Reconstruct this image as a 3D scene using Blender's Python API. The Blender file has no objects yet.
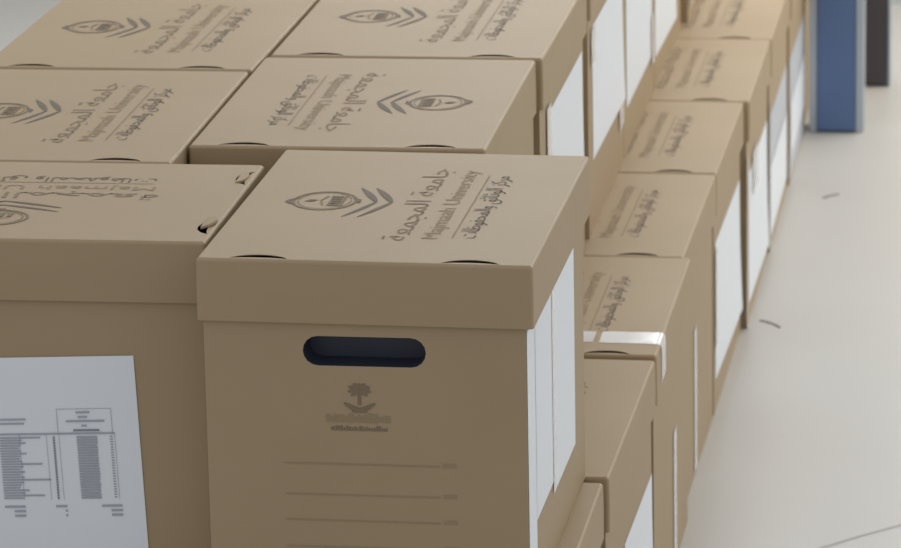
import bpy, bmesh, math, random
from mathutils import Matrix, Vector
R = math.radians
random.seed(4)
S = bpy.context.scene
COL = S.collection

# ------------------------------------------------------------------ camera
def cam_axes(p, y, r):
    cy, sy, cp, sp, cr, sr = math.cos(y), math.sin(y), math.cos(p), math.sin(p), math.cos(r), math.sin(r)
    right, up, fwd = Vector((1, 0, 0)), Vector((0, sp, cp)), Vector((0, cp, -sp))
    r2, u2 = cr*right + sr*up, -sr*right + cr*up
    Rz = Matrix(((cy, -sy, 0), (sy, cy, 0), (0, 0, 1)))
    return Rz @ r2, Rz @ u2, Rz @ fwd
cd = bpy.data.cameras.new('camera')
cd.sensor_width = 36; cd.lens = 4142.6*36/901
cd.clip_start = .05; cd.clip_end = 100
cd.dof.use_dof = True; cd.dof.focus_distance = 4.25; cd.dof.aperture_fstop = 15
cam = bpy.data.objects.new('camera', cd); COL.objects.link(cam)
a, b, d = cam_axes(.2612, .14802, -.01966)
m = Matrix((a, b, -d)).transposed().to_4x4(); m.translation = (.50725, -3.95034, 1.80157)
cam.matrix_world = m
S.camera = cam

# ------------------------------------------------------------------ world, lights, exposure
w = bpy.data.worlds.new('room_light'); S.world = w; w.use_nodes = True
bg = w.node_tree.nodes['Background']
bg.inputs[0].default_value = (.97, 1.0, 1.04, 1); bg.inputs[1].default_value = .575
def area(name, loc, target, sx, sy, power, col):
    l = bpy.data.lights.new(name, 'AREA'); l.shape = 'RECTANGLE'; l.size = sx; l.size_y = sy
    l.energy = power; l.color = col
    o = bpy.data.objects.new(name, l); COL.objects.link(o); o.location = loc
    o.rotation_euler = (Vector(target)-Vector(loc)).to_track_quat('-Z', 'Y').to_euler()
    return o
area('ceiling_lamp', (-.6, 3.3, 2.95), (-.6, 3.3, 0), 5.6, 3.2, 52, (1, .985, .95))
area('aisle_fill', (1.5, 4.35, 1.9), (.1, 3.7, 0), 1.2, 1.2, 26, (1, .93, .80))  # added warm fill that brightens the far aisle floor, no actual fixture
area('window_daylight', (.2, 4.98, 1.75), (.1, 0, .6), 2.6, 1.1, 17, (.95, .98, 1))
area('side_fill', (3.4, 1.6, 1.3), (0, 1.6, .3), 2.4, 1.5, 14, (1, .98, .95))  # added fill from the right for the side faces, no window there
S.view_settings.view_transform = 'Standard'; S.view_settings.look = 'None'
S.view_settings.gamma = 1; S.view_settings.use_curve_mapping = False
S.view_settings.exposure = 0

# ------------------------------------------------------------------ materials
def mat(name, col, rough=.6, spec=.5, **k):
    m = bpy.data.materials.new(name); m.use_nodes = True
    p = m.node_tree.nodes['Principled BSDF']
    p.inputs['Base Color'].default_value = (*col, 1); p.inputs['Roughness'].default_value = rough
    p.inputs['Specular IOR Level'].default_value = spec
    for q, v in k.items(): p.inputs[q].default_value = v
    return m
def noisy(name, c1, c2, scale, stretch=(1, 1, 1), rough=.6, spec=.5, bump=0, bscale=200, fine=.5):
    m = mat(name, c1, rough, spec); nt = m.node_tree; p = nt.nodes['Principled BSDF']
    tc = nt.nodes.new('ShaderNodeTexCoord'); mp = nt.nodes.new('ShaderNodeMapping'); mp.inputs['Scale'].default_value = stretch
    n = nt.nodes.new('ShaderNodeTexNoise'); n.inputs['Scale'].default_value = scale; n.inputs['Detail'].default_value = 4
    n.inputs['Roughness'].default_value = fine
    mx = nt.nodes.new('ShaderNodeMix'); mx.data_type = 'RGBA'
    mx.inputs[6].default_value = (*c1, 1); mx.inputs[7].default_value = (*c2, 1)
    L = nt.links.new
    L(tc.outputs['Object'], mp.inputs[0]); L(mp.outputs[0], n.inputs['Vector']); L(n.outputs[0], mx.inputs[0]); L(mx.outputs[2], p.inputs['Base Color'])
    if bump:
        n2 = nt.nodes.new('ShaderNodeTexNoise'); n2.inputs['Scale'].default_value = bscale
        bp = nt.nodes.new('ShaderNodeBump'); bp.inputs['Strength'].default_value = bump; bp.inputs['Distance'].default_value = .002
        L(tc.outputs['Object'], n2.inputs['Vector']); L(n2.outputs[0], bp.inputs['Height']); L(bp.outputs[0], p.inputs['Normal'])
    return m
M = {}
M['board'] = noisy('kraft_cardboard', (.388, .286, .168), (.433, .322, .196), 7, (1, 1, 1), .55, .32, .10, 14)
M['inside'] = noisy('cardboard_inside', (.36, .28, .17), (.40, .31, .19), 9, (1, 1, 1), .8, .2)
M['ink'] = mat('dark_print', (.17, .14, .105), .7, .3)
M['pale_ink'] = mat('pale_print', (.32, .24, .145), .7, .3)
M['crest_ink'] = mat('crest_print', (.24, .18, .115), .7, .3)
M['text_ink'] = mat('lid_text_print', (.265, .20, .128), .7, .3)
M['line_ink'] = mat('form_line_print', (.345, .255, .152), .7, .3)
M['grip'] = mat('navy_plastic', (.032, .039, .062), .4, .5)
M['paper'] = noisy('white_paper', (.82, .86, .91), (.87, .91, .95), 5, (1, 1, 1), .45, .5, .15, 9)
M['greypaper'] = noisy('grey_paper', (.52, .54, .58), (.57, .59, .63), 6, (1, 1, 1), .5, .4)
M['toner'] = mat('grey_toner', (.43, .45, .50), .7, .2)
M['toner2'] = mat('dark_toner', (.29, .30, .34), .7, .2)
def tape_mat():
    m = mat('clear_tape', (.93, .92, .90), .16, .8); nt = m.node_tree; p = nt.nodes['Principled BSDF']
    out = [n for n in nt.nodes if n.type == 'OUTPUT_MATERIAL'][0]
    tr = nt.nodes.new('ShaderNodeBsdfTransparent'); mx = nt.nodes.new('ShaderNodeMixShader'); mx.inputs[0].default_value = .75
    n = nt.nodes.new('ShaderNodeTexNoise'); n.inputs['Scale'].default_value = 38
    bp = nt.nodes.new('ShaderNodeBump'); bp.inputs['Strength'].default_value = .16; bp.inputs['Distance'].default_value = .003
    tc = nt.nodes.new('ShaderNodeTexCoord'); L = nt.links.new
    L(tc.outputs['Object'], n.inputs['Vector']); L(n.outputs[0], bp.inputs['Height']); L(bp.outputs[0], p.inputs['Normal'])
    L(tr.outputs[0], mx.inputs[1]); L(p.outputs[0], mx.inputs[2]); L(mx.outputs[0], out.inputs[0])
    return m
M['tape'] = tape_mat()
M['floor'] = noisy('pale_floor', (.485, .463, .43), (.53, .508, .473), 2.2, (1, 1, 1), .38, .5, .03, 30)
M['joint'] = mat('floor_joint', (.43, .42, .395), .6, .3)
M['wall'] = noisy('grey_wall', (.50, .53, .53), (.54, .57, .57), 3, (1, 1, 1), .8, .3)
M['blue'] = mat('blue_paint', (.085, .145, .29), .45, .5)
M['dark'] = mat('dark_paint', (.072, .061, .070), .5, .4)
M['trim'] = mat('pale_grey_metal', (.40, .44, .49), .4, .5)
M['scrap'] = mat('dark_scrap', (.16, .15, .14), .6, .3)
M['frame'] = mat('window_frame_paint', (.7, .7, .7), .5, .4)
g = mat('bright_pane', (.8, .85, .9), .2, .5)
g.node_tree.nodes['Principled BSDF'].inputs['Emission Color'].default_value = (.95, .98, 1, 1)
g.node_tree.nodes['Principled BSDF'].inputs['Emission Strength'].default_value = 2.0
M['pane'] = g

# ------------------------------------------------------------------ helpers
def link(name, me, parent=None, mats=()):
    for x in mats: me.materials.append(M[x])
    o = bpy.data.objects.new(name, me); COL.objects.link(o)
    if parent: o.parent = parent
    return o
def obj(name, bm, mats, parent=None, smooth=False):
    me = bpy.data.meshes.new(name)
    bmesh.ops.recalc_face_normals(bm, faces=bm.faces)
    bm.to_mesh(me); bm.free()
    if smooth:
        for p in me.polygons: p.use_smooth = True
    return link(name, me, parent, [mats] if isinstance(mats, str) else mats)
def box(bm, x0, x1, y0, y1, z0, z1, mi=0, bev=0):
    vs = [bm.verts.new((x, y, z)) for x in (x0, x1) for y in (y0, y1) for z in (z0, z1)]
    fs = [bm.faces.new([vs[i] for i in q]) for q in ((0, 1, 3, 2), (4, 6, 7, 5), (0, 4, 5, 1), (2, 3, 7, 6), (0, 2, 6, 4), (1, 5, 7, 3))]
    for f in fs: f.material_index = mi
    if bev:
        es = {e for f in fs for e in f.edges}
        r = bmesh.ops.bevel(bm, geom=list(es), offset=bev, segments=2, affect='EDGES')
        for f in r['faces']: f.material_index = mi
def rrect(w, d, r, n=4):
    out = []
    for cx, cy, a0 in ((w/2-r, d/2-r, 0), (-w/2+r, d/2-r, 90), (-w/2+r, -d/2+r, 180), (w/2-r, -d/2+r, 270)):
        for k in range(n+1):
            t = R(a0+90*k/n); out.append((cx+r*math.cos(t), cy+r*math.sin(t)))
    return out
def rings(bm, loops, mi=0):
    vv = [[bm.verts.new(p) for p in l] for l in loops]
    n = len(vv[0])
    for l0, l1 in zip(vv, vv[1:]):
        for i in range(n):
            bm.faces.new((l0[i], l0[(i+1) % n], l1[(i+1) % n], l1[i])).material_index = mi
    return vv
def plate(loops, thick):
    """flat sheet with holes: 2D curve loops -> temporary mesh centred on z=0"""
    cu = bpy.data.curves.new('plate', 'CURVE'); cu.dimensions = '2D'; cu.fill_mode = 'BOTH'; cu.extrude = thick/2
    for l in loops:
        s = cu.splines.new('POLY'); s.points.add(len(l)-1); s.use_cyclic_u = True
        for p, q in zip(s.points, l): p.co = (q[0], q[1], 0, 1)
    o = bpy.data.objects.new('plate', cu); COL.objects.link(o)
    dg = bpy.context.evaluated_depsgraph_get()
    me = bpy.data.meshes.new_from_object(o.evaluated_get(dg))
    bpy.data.objects.remove(o); bpy.data.curves.remove(cu)
    return me
def add_mesh(bm, me, mx, mi=0):
    k = len(bm.faces); kv = len(bm.verts); bm.from_mesh(me); bm.faces.ensure_lookup_table(); bm.verts.ensure_lookup_table()
    fs = bm.faces[k:]; vs = bm.verts[kv:]
    for v in vs: v.co = mx @ v.co
    for f in fs: f.material_index = mi
    bpy.data.meshes.remove(me)
def stadium(w, h, n=8):
    r = h/2; out = []
    for cx, a0 in ((w/2-r, -90), (-w/2+r, 90)):
        for k in range(n+1):
            t = R(a0+180*k/n); out.append((cx+r*math.cos(t), r*math.sin(t)))
    return out
def slot(x0, x1, y0, h, n=10):
    """crescent slot whose ends sit at y0, bulging by h"""
    top = [(x0+(x1-x0)*k/n, y0+h*math.sin(math.pi*k/n)**.6) for k in range(n+1)]
    bot = [(x1-(x1-x0)*k/n, y0-.0012*(1 if h > 0 else -1)+h*.30*math.sin(math.pi*k/n)**.6) for k in range(n+1)]
    return top+bot
def text_mesh(body):
    cu = bpy.data.curves.new('text', 'FONT'); cu.body = body; cu.resolution_u = 2
    o = bpy.data.objects.new('text', cu); COL.objects.link(o)
    dg = bpy.context.evaluated_depsgraph_get()
    me = bpy.data.meshes.new_from_object(o.evaluated_get(dg))
    bpy.data.objects.remove(o); bpy.data.curves.remove(cu)
    return me
def fit_text(bm, body, x0, x1, y0, y1, mi, place):
    """fit the text's box to [x0,x1]x[y0,y1] in text space, then place it"""
    me = text_mesh(body)
    xs = [v.co.x for v in me.vertices]; ys = [v.co.y for v in me.vertices]
    sx = (x1-x0)/(max(xs)-min(xs)); sy = (y1-y0)/(max(ys)-min(ys))
    mx = place @ Matrix.Translation((x0-min(xs)*sx, y0-min(ys)*sy, 0)) @ Matrix.Diagonal((sx, sy, 1, 1))
    add_mesh(bm, me, mx, mi)
NS = 0
def stroke(bm, pts, widths, z, mi=0, closed=False):
    """flat brush stroke along pts"""
    global NS
    NS += 1; z += .00003*(NS % 16)
    n = len(pts); L = []; Rr = []
    for i, p in enumerate(pts):
        q0 = pts[(i-1) % n] if closed else pts[max(i-1, 0)]; q1 = pts[(i+1) % n] if closed else pts[min(i+1, n-1)]
        t = Vector((q1[0]-q0[0], q1[1]-q0[1])); t.normalize(); nn = Vector((-t.y, t.x))
        wd = widths[i] if hasattr(widths, '__len__') else widths
        L.append(bm.verts.new((p[0]+nn.x*wd/2, p[1]+nn.y*wd/2, z))); Rr.append(bm.verts.new((p[0]-nn.x*wd/2, p[1]-nn.y*wd/2, z)))
    for i in range(n if closed else n-1):
        j = (i+1) % n
        bm.faces.new((L[i], Rr[i], Rr[j], L[j])).material_index = mi
def empty(name, loc, rz, label, cat, group=None):
    o = bpy.data.objects.new(name, None); COL.objects.link(o); o.empty_display_size = .1
    o.location = loc; o.rotation_euler = (0, 0, rz); o['label'] = label; o['category'] = cat
    if group: o['group'] = group
    return o
def structure(o, label=None):
    o['kind'] = 'structure'
    return o

# ------------------------------------------------------------------ the room
bm = bmesh.new(); box(bm, -5, 4, -5.5, 5.06, -.05, 0); structure(obj('floor', bm, 'floor'))
bm = bmesh.new()
stroke(bm, [(.10, 1.20), (.215, 1.342), (.263, 1.396), (.317, 1.448), (.60, 1.66), (1.1, 1.98)], .006, .0004)
structure(obj('trim_1', bm, 'joint'))
bm = bmesh.new()
WX0, WX1, WZ0, WZ1 = -1.1, 1.5, 1.2, 2.3
for q in ((-5, WX0, 0, 3), (WX1, 4, 0, 3), (WX0, WX1, 0, WZ0), (WX0, WX1, WZ1, 3)):
    box(bm, q[0], q[1], 5.06, 5.2, q[2], q[3])
structure(obj('wall_back', bm, 'wall'))
bm = bmesh.new()
box(bm, WX0, WX1, 5.05, 5.12, WZ0, WZ0+.05); box(bm, WX0, WX1, 5.05, 5.12, WZ1-.05, WZ1)
for x in (WX0, -.25, .6, WX1-.05): box(bm, x, x+.05, 5.051, 5.121, WZ0, WZ1)
win = structure(obj('window_1', bm, 'frame'))
bm = bmesh.new(); box(bm, WX0, WX1, 5.125, 5.135, WZ0, WZ1); obj('pane', bm, 'pane', win)

# ------------------------------------------------------------------ archive box
W, D, H, LH = .34, .4776, .3719, .065
IN, TH = .0052, .0035

def lid_mesh(near=1):
    bm = bmesh.new(); rb = .004
    def lp(gr, z): return [(x, y, z) for x, y in rrect(W+2*gr, D+2*gr, max(.0035+gr, .0008))]
    prof = [(-.0028, 0)]+[(-rb+rb*math.sin(R(t)) if t else -.0028, -rb+rb*math.cos(R(t))) for t in (30, 55, 75, 90)]
    prof += [(.0006, -LH*.5), (.0004, -LH), (-TH+.0006, -LH), (-TH, -.0018)]
    rings(bm, [lp(g_, H+z) for g_, z in prof])
    u = lambda f: -W/2+f*W
    sl = []
    for x0, x1 in ((u(.100), u(.272)), (u(.728), u(.900))):
        sl.append(slot(x0, x1, near*(-D/2+.005), near*.0145))
    add_mesh(bm, plate([rrect(W-.0054, D-.0054, .0025)]+sl, .0007), Matrix.Translation((0, 0, H-.00035)))
    me = bpy.data.meshes.new('lid'); bmesh.ops.recalc_face_normals(bm, faces=bm.faces); bm.to_mesh(me); bm.free()
    me.materials.append(M['board']); return me
HZ, HW, HH = .277, .126, .031      # the grip hole: height above base, width, height
def body_mesh():
    bm = bmesh.new(); w, dd, h = W-2*IN, D-2*IN, H-.014; t = .004
    box(bm, -w/2, w/2, -dd/2, dd/2, 0, t)
    for s in (-1, 1):
        x0, x1 = sorted((s*w/2, s*(w/2-t))); box(bm, x0, x1, -dd/2, dd/2, t, h)
        loops = [[(-w/2+t, t), (w/2-t, t), (w/2-t, h), (-w/2+t, h)]]+([[(x, z+HZ) for x, z in stadium(HW, HH)]] if s < 0 else [])
        add_mesh(bm, plate(loops, t), Matrix.Translation((0, s*(dd/2-t/2), 0)) @ Matrix.Rotation(R(90), 4, 'X'))
    me = bpy.data.meshes.new('body'); bmesh.ops.recalc_face_normals(bm, faces=bm.faces); bm.to_mesh(me); bm.free()
    me.materials.append(M['board']); return me
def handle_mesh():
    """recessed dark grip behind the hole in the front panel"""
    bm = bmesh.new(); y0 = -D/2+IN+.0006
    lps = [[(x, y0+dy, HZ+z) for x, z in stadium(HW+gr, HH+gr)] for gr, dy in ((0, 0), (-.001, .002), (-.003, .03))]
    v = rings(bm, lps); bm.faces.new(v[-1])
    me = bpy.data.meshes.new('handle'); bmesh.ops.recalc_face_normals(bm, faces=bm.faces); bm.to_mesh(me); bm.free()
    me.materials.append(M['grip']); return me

# printing on the lid: text space has x along the box's depth, y towards the emblem side
ZP = H+.0004
PL = Matrix.Translation((0, 0, ZP)) @ Matrix.Rotation(R(90), 4, 'Z')
JAMIA = '\uFE9F\uFE8E\uFEE3\uFECC\uFE94'; MAJ = '\uFE8D\uFEDF\uFEE4\uFEA0\uFEE4\uFECC\uFE94'
L4 = ['\uFEE3\uFEAE\uFEDB\uFEB0', '\uFE8D\uFEDF\uFEEE\uFE9B\uFE8E\uFE8B\uFED6', '\uFEED\uFE8D\uFEDF\uFEE4\uFEA4\uFED4\uFEEE\uFEC7\uFE8E\uFE95']
rev = lambda ws: ' '.join(ws)[::-1]
def tx(x): return -(x+W/2)          # measured from the box's right edge, to text y
def ty(y): return y-D/2             # measured from the box's front edge, to text x
def lettering_mesh():
    bm = bmesh.new()
    fit_text(bm, rev([JAMIA, MAJ]), ty(.088), ty(.400), tx(-.134), tx(-.168), 0, PL)
    fit_text(bm, 'Majmaah University', ty(.098), ty(.395), tx(-.104), tx(-.127), 1, PL)
    stroke(bm, [(-tx(-.096), ty(.104)), (-tx(-.096), ty(.375))], .0016, ZP, 1)
    fit_text(bm, rev(L4), ty(.104), ty(.372), tx(-.066), tx(-.092), 2, PL)
    me = bpy.data.meshes.new('lettering'); bm.to_mesh(me); bm.free()
    for k in ('text_ink', 'pale_ink', 'ink'): me.materials.append(M[k])
    return me
def emblem_mesh():
    bm = bmesh.new()
    cx, cy = ty(.246), tx(-.253)
    def P(u, v): return (cx+u, cy+v)
    circ = [P(.039*math.cos(R(t)), .033*math.sin(R(t))) for t in range(0, 360, 8)]
    stroke(bm, circ, .0032, 0, 1, True)
    circ = [P(.034*math.cos(R(t)), .028*math.sin(R(t))) for t in range(0, 360, 8)]
    stroke(bm, circ, .0012, 0, 1, True)
    # leaf tips at both ends of the ring and small marks inside it
    stroke(bm, [P(-.010, .041), P(.0, .036), P(.012, .029)], [.001, .007, .001], 0, 0)
    stroke(bm, [P(-.018, .030), P(-.010, .037), P(-.004, .041)], [.001, .006, .001], 0, 0)
    stroke(bm, [P(.016, -.028), P(.006, -.035), P(-.008, -.038)], [.001, .007, .001], 0, 0)
    stroke(bm, [P(-.004, .021), P(0, .014), P(.003, .008)], [.001, .009, .001], 0, 0)
    for k in range(5):
        x = -.018+.009*k; stroke(bm, [P(x, -.018), P(x, -.005)], .005, 0, 1)
    stroke(bm, [P(-.022, -.020), P(.022, -.020)], .0018, 0, 1)
    stroke(bm, [P(-.02, -.001), P(0, .004), P(.02, -.001)], .0018, 0, 1)
    # two pairs of leaf strokes meeting in a point below the ring
    for dv in (0, -.0165):
        for s in (-1, 1):
            a0, a1 = Vector(P(0, -.055+dv)), Vector(P(s*(.060 if s > 0 else .066), -.029+dv))
            n = 8; pts = [tuple(a0.lerp(a1, k/n)+Vector((0, -.0012*math.sin(math.pi*k/n)))) for k in range(n+1)]
            wd = [.0012+(.0070 if s > 0 else .0046)*math.sin(math.pi*min(1, (k+.4)/n))**.7 for k in range(n+1)]
            stroke(bm, pts, wd, 0, 0)
    for v in bm.verts: v.co = PL @ v.co
    me = bpy.data.meshes.new('emblem'); bm.to_mesh(me); bm.free()
    for k in ('ink', 'crest_ink'): me.materials.append(M[k])
    return me
# printing on the front panel: x to the right, y up from the base
PF = Matrix.Translation((0, -D/2+IN-.0004, 0)) @ Matrix.Rotation(R(90), 4, 'X')
def crest_mesh():
    bm = bmesh.new(); c, z = -.006, .227
    stroke(bm, [(c, z-.006), (c, z+.010)], [.004, .0028], 0)
    for t, l in ((90, .010), (62, .011), (118, .011), (32, .0115), (148, .0115), (5, .0105), (175, .0105), (-25, .008), (205, .008)):
        e = (c+1.15*l*math.cos(R(t)), z+.008+l*math.sin(R(t))-.001)
        stroke(bm, [(c, z+.008), ((c+e[0])/2, (z+.008+e[1])/2+.0016), e], [.003, .006, .001], 0)
    for s in (-1, 1):
        pts = [(c+s*(-.008+.024*k/8), z-.0125+.0085*(k/8)**2) for k in range(9)]
        stroke(bm, pts, [.0016+.0032*math.sin(math.pi*k/8)**.6 for k in range(9)], 0)
    for v in bm.verts: v.co = PF @ v.co
    me = bpy.data.meshes.new('printed_crest'); bm.to_mesh(me); bm.free(); me.materials.append(M['crest_ink']); return me
def form_mesh():
    bm = bmesh.new(); rnd = random.Random(3)
    def bar(x0, x1, z0, z1, mi):
        vs = [bm.verts.new((x, z, 0)) for x, z in ((x0, z0), (x1, z0), (x1, z1), (x0, z1))]; bm.faces.new(vs).material_index = mi
    # the two short lines of small print under the crest, too small to read
    x = -.041
    while x < .026:
        wd = rnd.uniform(.0012, .0032); h = rnd.uniform(.006, .0115); bar(x, x+wd, .204-h*.2, .204+h*.75, 1); x += wd+.0007
    x = -.036
    while x < .022:
        wd = rnd.uniform(.001, .0026); h = rnd.uniform(.003, .0055); bar(x, x+wd, .1935, .1935+h, 0); x += wd+.0006
    for z in (.157, .124, .0965, .068): bar(-.085, .075, z, z+.0016, 1)
    for z in (.157, .124, .0965, .068): bar(.078, .092, z, z+.004, 1)
    for v in bm.verts: v.co = PF @ v.co
    me = bpy.data.meshes.new('form_lines'); bm.to_mesh(me); bm.free()
    for k in ('crest_ink', 'line_ink'): me.materials.append(M[k])
    return me
ME = {'lid': lid_mesh(), 'body': body_mesh(), 'handle': handle_mesh(), 'lettering': lettering_mesh(), 'emblem': emblem_mesh(), 'printed_crest': crest_mesh(), 'form_lines': form_mesh()}

proto = None
def make_proto():
    t = empty('archive_box', (0, 0, 0), 0, '', 'box', 'cardboard archive boxes')
    bd = link('body', ME['body'], t); ld = link('lid', ME['lid'], t)
    link('handle', ME['handle'], t)['label'] = 'dark navy recessed hand grip'
    link('emblem', ME['emblem'], ld); link('lettering', ME['lettering'], ld)
    link('printed_crest', ME['printed_crest'], bd); link('form_lines', ME['form_lines'], bd)
    return t
def copy_tree(o, parent=None):
    c = o.copy(); COL.objects.link(c)
    if parent: c.parent = parent
    for ch in list(o.children): copy_tree(ch, c)
    return c
def part(t, name): return [c for c in t.children if c.name.split('.')[0] == name][0]
def archive_box(xr, yf, lev, yaw, label, turn=0, lidskew=0):
    """xr, yf: right front corner of the footprint (after turn), lev: layer, yaw: small skew in degrees"""
    global proto
    w, dd = (D, W) if turn in (90, 270) else (W, D)
    c, s = math.cos(R(yaw)), math.sin(R(yaw))
    lx, ly = -w/2, dd/2
    loc = (xr+c*lx-s*ly, yf+s*lx+c*ly, lev*H)
    if proto is None: proto = t = make_proto()
    else: t = copy_tree(pristine)
    t.location = loc; t.rotation_euler = (0, 0, R(yaw+turn)); t['label'] = label
    part(t, 'lid').rotation_euler = (0, 0, R(lidskew))
    return t
pristine = None

def sheet(t, y0, y1, z0, z1, m='paper', side=1, rot=0, off=.0003, name='label_sheet', label=None, th=.0002, curl=0):
    """paper on a long side; y from the box's front edge, z above its base"""
    bm = bmesh.new(); n = 8
    cy, cz = (y0+y1)/2, (z0+z1)/2
    grid = []
    for i in range(n+1):
        row = []
        for j in range(n+1):
            yy, zz = y0+(y1-y0)*i/n-cy, z0+(z1-z0)*j/n-cz
            y2 = yy*math.cos(rot)-zz*math.sin(rot)+cy; z2 = yy*math.sin(rot)+zz*math.cos(rot)+cz
            lift = curl*((1-j/n)**2*(i/n))
            row.append((W/2-IN+off+lift, y2-D/2, z2))
        grid.append(row)
    for k in (0, 1):
        vs = [[bm.verts.new((side*(p[0]+k*th), p[1], p[2])) for p in r] for r in grid]
        for i in range(n):
            for j in range(n): bm.faces.new((vs[i][j], vs[i+1][j], vs[i+1][j+1], vs[i][j+1]))
    bmesh.ops.remove_doubles(bm, verts=bm.verts, dist=1e-6)
    o = obj(name, bm, m, part(t, 'body'))
    if label: o['label'] = label
    return o
def rows(t, y0, y1, z0, z1, n, side=1, off=.0016, parent=None):
    """faint printed rows on a label sheet"""
    bm = bmesh.new(); rnd = random.Random(int(y0*1000)+n)
    x = side*(W/2-IN+off)
    for k in range(n):
        z = z1-(z1-z0)*(k+.5)/n
        for q in range(3):
            a0 = y0+(y1-y0)*(q+.1)/3; a1 = a0+(y1-y0)/3*rnd.uniform(.4, .8)
            bm.faces.new([bm.verts.new((x, yy-D/2, zz)) for yy, zz in ((a0, z), (a1, z), (a1, z+.0025), (a0, z+.0025))])
    obj('printed_rows', bm, 'toner', parent or part(t, 'body'))
def tape_over_edge(t, y0, y1, x0, drop):
    """clear tape across the lid and down its right side; x0 from the right edge"""
    bm = bmesh.new(); e = .0006
    prof = [(W/2-x0*(1-k/10)-.004*(k/10), H+e) for k in range(11)]
    prof += [(W/2-.0005, H-.001), (W/2+e+.0008, H-.0045)]+[(W/2+.0016, H-.005-drop*k/4) for k in range(1, 5)]
    cols = [[bm.verts.new((x, y0+(y1-y0)*j/4-D/2, z)) for j in range(5)] for x, z in prof]
    for c0, c1 in zip(cols, cols[1:]):
        for j in range(4): bm.faces.new((c0[j], c0[j+1], c1[j+1], c1[j]))
    o = obj('tape_strip', bm, 'tape', part(t, 'lid'), True); o['label'] = 'shiny clear packing tape over the lid edge'
    return o
def tape_over_lid(t, y0, y1, x0, x1):
    bm = bmesh.new()
    cols = [[bm.verts.new((W/2-x0+(x0-x1)*i/6, y0+(y1-y0)*j/4-D/2, H+.0006)) for j in range(5)] for i in range(7)]
    for c0, c1 in zip(cols, cols[1:]):
        for j in range(4): bm.faces.new((c0[j], c0[j+1], c1[j+1], c1[j]))
    obj('tape_strip', bm, 'tape', part(t, 'lid'), True)['label'] = 'piece of shiny clear packing tape on the lid'
def side_tape(t, y0, y1, z0, z1, off=.0022):
    o = sheet(t, y0, y1, z0, z1, 'tape', 1, 0, off, 'tape_strip', 'strip of shiny clear tape', .0002)
    return o
def torn_tab(t, x, y, rz, w=.05, d=.016, lift=35):
    """cardboard tongue sticking up out of its slot"""
    bm = bmesh.new(); n = 8
    pts = [(-w/2+w*k/n, d*math.sin(math.pi*k/n)**.5) for k in range(n+1)]
    lo = [bm.verts.new((p[0], p[1], 0)) for p in pts]; hi = [bm.verts.new((p[0], p[1], .0025)) for p in pts]
    bm.faces.new(lo); bm.faces.new(hi)
    for i in range(n+1): bm.faces.new((lo[i], lo[(i+1) % (n+1)], hi[(i+1) % (n+1)], hi[i]))
    mx = Matrix.Translation((x, y, H-.001)) @ Matrix.Rotation(R(rz), 4, 'Z') @ Matrix.Rotation(R(lift), 4, 'X')
    for v in bm.verts: v.co = mx @ v.co
    o = obj('torn_tab', bm, 'board', part(t, 'lid')); o['label'] = 'cardboard tongue bent up out of its slot'

# a clean master that every box is copied from becomes the nearest box at the end
pristine = make_proto()
proto = pristine
def place(*a_, **k): return archive_box(*a_, **k)

# ---- upper layer
t = place(-.3462, .0690, 1, .15, 'cardboard archive box turned sideways at the lower left, white table sheet on its front', turn=90, lidskew=.2)
doc = sheet(t, .0755, .3725, .033, .243, 'paper', -1, R(-2.2), .0010, 'table_sheet', 'white printed table sheet')
def doc_print():
    bm = bmesh.new(); rnd = random.Random(8)
    # u: metres left of the sheet's right edge, v: metres below its top
    rot = R(-2.2); cy, cz = (.0755+.3725)/2, (.033+.243)/2
    def bar(u0, u1, v0, v1, mi=0):
        vs = []
        for u, v in ((u0, v0), (u1, v0), (u1, v1), (u0, v1)):
            yy, zz = .0755+u-cy, .243-v-cz
            vs.append(bm.verts.new((-(W/2-IN+.0021), yy*math.cos(rot)-zz*math.sin(rot)+cy-D/2, yy*math.sin(rot)+zz*math.cos(rot)+cz)))
        bm.faces.new(vs).material_index = mi
    t0, hb, tb = .056, .083, .155
    for u in (.028, .086): bar(u, u+.0006, t0, hb)
    bar(.028, .086, t0, t0+.0006); bar(.026, .25, hb-.001, hb+.001)
    for v, a0, a1 in ((t0+.003, .051, .066), (t0+.008, .054, .064), (t0+.0125, .036, .077), (t0+.0175, .055, .061), (t0+.0225, .042, .070)): bar(a0, a1, v, v+.0022, 1 if v > t0+.02 else 0)
    for v, a0, a1 in ((t0+.010, .120, .150), (t0+.0145, .122, .148)): bar(a0, a1, v, v+.002)
    n = 24
    for k in range(n):
        v = hb+.003+(tb-hb-.003)*k/n
        bar(.045+rnd.uniform(0, .001), .067, v, v+.0022)                  # the dense figure column
        bar(.0285, .0315, v, v+.0014); bar(.0905, .0925, v, v+.0024, 1)
        l = rnd.choice((.002, .010, .018, .026, .034)) if k % 2 == 0 else rnd.uniform(0, .008)
        bar(.132-l, .150, v, v+.0018)
    for u in (.026, .0855, .099, .128): bar(u, u+.0005, hb, tb)
    for a0, a1 in ((.024, .046), (.083, .095), (.128, .15)):
        for k in range(3): bar(a0, a1-(.010 if k else 0), tb+.006+k*.005, tb+.0085+k*.005)
    obj('printed_table', bm, ('toner', 'toner2'), doc)
doc_print()
torn_tab(t, -.092, -D/2+.015, 180, .044, .013, 12); torn_tab(t, .108, -D/2+.016, 180, .05, .010, 4)

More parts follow.
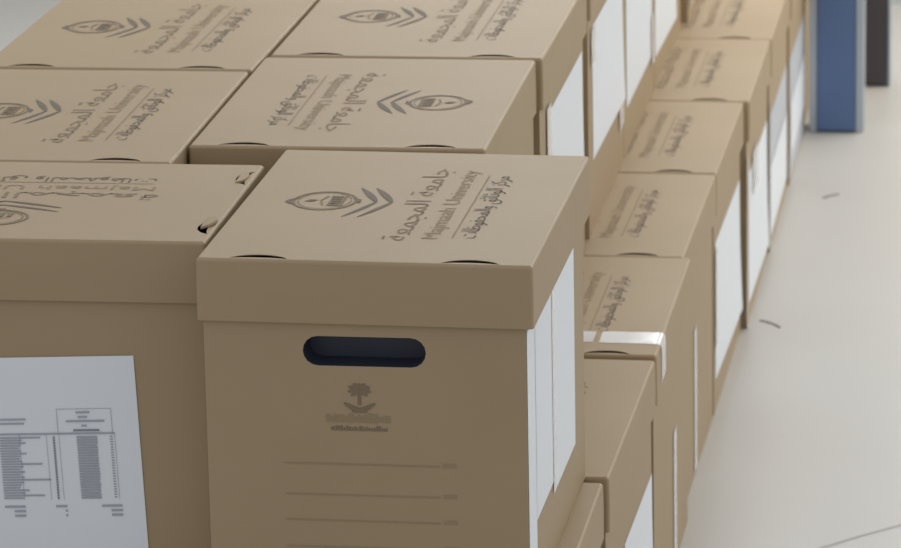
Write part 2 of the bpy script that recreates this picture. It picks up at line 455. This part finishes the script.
t = place(-.1125, .4985, 1, .3, 'upper cardboard archive box behind the nearest one, its lid print upside down', turn=180)
part(t, 'lid').data = lid_mesh(-1); part(t, 'lid').scale = (.99, 1, 1)
t = place(-.4540, .4135, 1, .45, 'upper left cardboard archive box behind the sideways box, emblem cut by the left edge')
t = place(-.4555, .8985, 1, -.17, 'cardboard archive box at the top left corner beside the bare pale floor')
t = place(-.1095, .984, 1, -.1, 'upper cardboard archive box at the top centre, behind the box with the upside down emblem')
sheet(t, .095, .46, .07, .283, rot=R(.4), curl=.003); side_tape(t, .065, .105, .20, .293)
t = place(-.1115, 1.533, 1, .1, 'upper cardboard archive box with only its white-sheeted side showing, nearest of those three')
sheet(t, .060, .465, .098, .285, rot=R(-.3), curl=.004); side_tape(t, .035, .085, .235, .285); side_tape(t, .40, .46, .06, .12)
t = place(-.1135, 2.015, 1, 0, 'upper cardboard archive box with white sheet, middle of the three showing only sides')
sheet(t, .050, .44, .065, .285, rot=R(-.3)); side_tape(t, .42, .465, .05, .13)
t = place(-.1145, 2.497, 1, 0, 'upper cardboard archive box, white sheet hanging to its bottom corner, farthest but one')
sheet(t, .025, .36, .045, .285, rot=R(-.3), curl=.004)
t = place(-.1070, 3.02, 1, 0, 'farthest upper cardboard archive box, only its taped side edge showing at the top')
sheet(t, .06, .40, .03, .285); side_tape(t, .03, .07, .02, .2)

# ---- lower layer, the row along the aisle
t = place(.0165, -.022, 0, -.3, 'lower cardboard archive box right under the nearest box, at the bottom edge')
t = place(.0235, .4725, 0, -.8, 'lower cardboard archive box nearest on the aisle, white sheet at the bottom edge')
sheet(t, .185, .472, .02, .228, rot=R(-.8), curl=.004)
t = place(.0300, .9690, 0, -.1, 'lower cardboard archive box with clear tape across its lid')
tape_over_edge(t, .052, .104, .078, .045); tape_over_lid(t, .055, .103, .20, .086); side_tape(t, .262, .302, .006, .19, .0012)
t = place(.0208, 1.4480, 0, -.6, 'lower cardboard archive box next behind the one taped across its lid')
side_tape(t, .186, .222, .006, .215, .0012)
t = place(.0262, 1.9310, 0, -.5, 'lower cardboard archive box with white sheet just before the dark gap in the aisle row')
sheet(t, .035, .455, .045, .255, rot=R(-.7), curl=.005); side_tape(t, .02, .05, .1, .25)
t = place(.0390, 2.4135, 0, -.05, 'lower cardboard archive box with white sheet just behind the dark gap in the aisle row')
sheet(t, .055, .46, .025, .24, rot=R(-.8), curl=.004); side_tape(t, .12, .22, .19, .26); side_tape(t, .0, .02, .0, .28)
t = place(.0415, 2.8920, 0, 0, 'lower cardboard archive box on the aisle, second one before the blue post')
sheet(t, .02, .46, .02, .232, 'greypaper'); sheet(t, .03, .45, .022, .145, 'paper', rot=R(.5), off=.0016); side_tape(t, .0, .02, .0, .26)
t = place(.0450, 3.3720, 0, 0, 'lower cardboard archive box on the aisle, last one before the blue post')
sheet(t, .02, .46, .005, .23, 'greypaper'); sheet(t, .03, .45, .05, .15, 'paper', rot=R(.8), off=.0016)
place(.0430, 3.8520, 0, 0, 'farthest lower cardboard archive box, at the row end half hidden by the blue post')
# ---- lower boxes that carry the left half of the upper layer
place(-.330, .03, 0, 0, 'lower cardboard archive box hidden under the sideways box at the left')
place(-.330, .515, 0, 0, 'lower cardboard archive box hidden under the upper left box with the cut emblem')
place(-.330, 1.0, 0, 0, 'lower cardboard archive box hidden under the top left box')

# ---- the nearest box is the master itself
t = proto; t.location = (-W/2-.0002, D/2+.001, H+.0004); t.rotation_euler = (0, 0, R(-.5)); part(t, 'lid').rotation_euler = (0, R(.3), 0); part(t, 'lid').scale = (1.007, 1, 1)
t['label'] = 'nearest cardboard archive box on the upper layer, dark hand hole in its front'
sheet(t, .008, .066, -.0+.01, .300, 'paper', name='label_sheet', off=.0003)
s1 = sheet(t, .0675, .203, .083, .300, 'paper', rot=R(-.3), off=.0004); s2 = sheet(t, .206, .385, .068, .300, 'paper', rot=R(-.5), off=.0005)
side_tape(t, .196, .214, .07, .295, .0010)

# ------------------------------------------------------------------ posts at the end of the row and scraps on the floor
def post(x0, x1, y, label, m, tw, left=True, h=1.5):
    t = empty('metal_post', ((x0+x1)/2, y, 0), 0, label, 'post')
    hw = (x1-x0)/2
    bm = bmesh.new(); box(bm, -hw, hw, 0, .05, .004, h, 0, .002); obj('front_panel', bm, m, t)
    bm = bmesh.new(); box(bm, hw+.0003, hw+tw, .004, .075, 0, h, 0, .0015); obj('edge_trim', bm, 'trim', t)['label'] = 'pale grey edge trim'
    if left:
        bm = bmesh.new(); box(bm, -hw-tw, -hw-.0003, .004, .075, 0, h, 0, .0015); obj('edge_trim', bm, 'trim', t)['label'] = 'pale grey edge trim'
    return t
post(.066, .139, 3.803, 'blue flat post with pale grey edges standing at the end of the box row', 'blue', .015)
post(.135, .183, 4.217, 'dark brown flat post standing behind the blue post', 'dark', .005, False)
def scrap(pts, r, label):
    bm = bmesh.new(); n = len(pts)
    lo = []
    for i, p in enumerate(pts):
        q0, q1 = pts[max(i-1, 0)], pts[min(i+1, n-1)]
        tdir = Vector((q1[0]-q0[0], q1[1]-q0[1])).normalized(); nn = Vector((-tdir.y, tdir.x))*r
        lo.append([bm.verts.new((p[0]+nn.x*sx, p[1]+nn.y*sx, p[2]+z)) for sx, z in ((1, 0), (1, .0012), (-1, .0012), (-1, 0))])
    for l0, l1 in zip(lo, lo[1:]):
        for k in range(4): bm.faces.new((l0[k], l0[(k+1) % 4], l1[(k+1) % 4], l1[k]))
    bm.faces.new(lo[0]); bm.faces.new(lo[-1])
    c = Vector((pts[n//2][0], pts[n//2][1], 0))
    for v in bm.verts: v.co -= c
    o = obj('plastic_scrap', bm, 'scrap'); o.location = c
    o['label'] = label; o['category'] = 'scrap'; o['group'] = 'scraps on the floor'
scrap([(.052, 2.462, .0003), (.062, 2.458, .0003), (.074, 2.446, .0003), (.087, 2.424, .0003)], .0016, 'dark thin curved scrap on the floor beside the gap in the box row')
scrap([(.108, 3.285, .0003), (.118, 3.300, .0003), (.133, 3.315, .0003)], .0025, 'small grey scrap on the floor in front of the blue post')
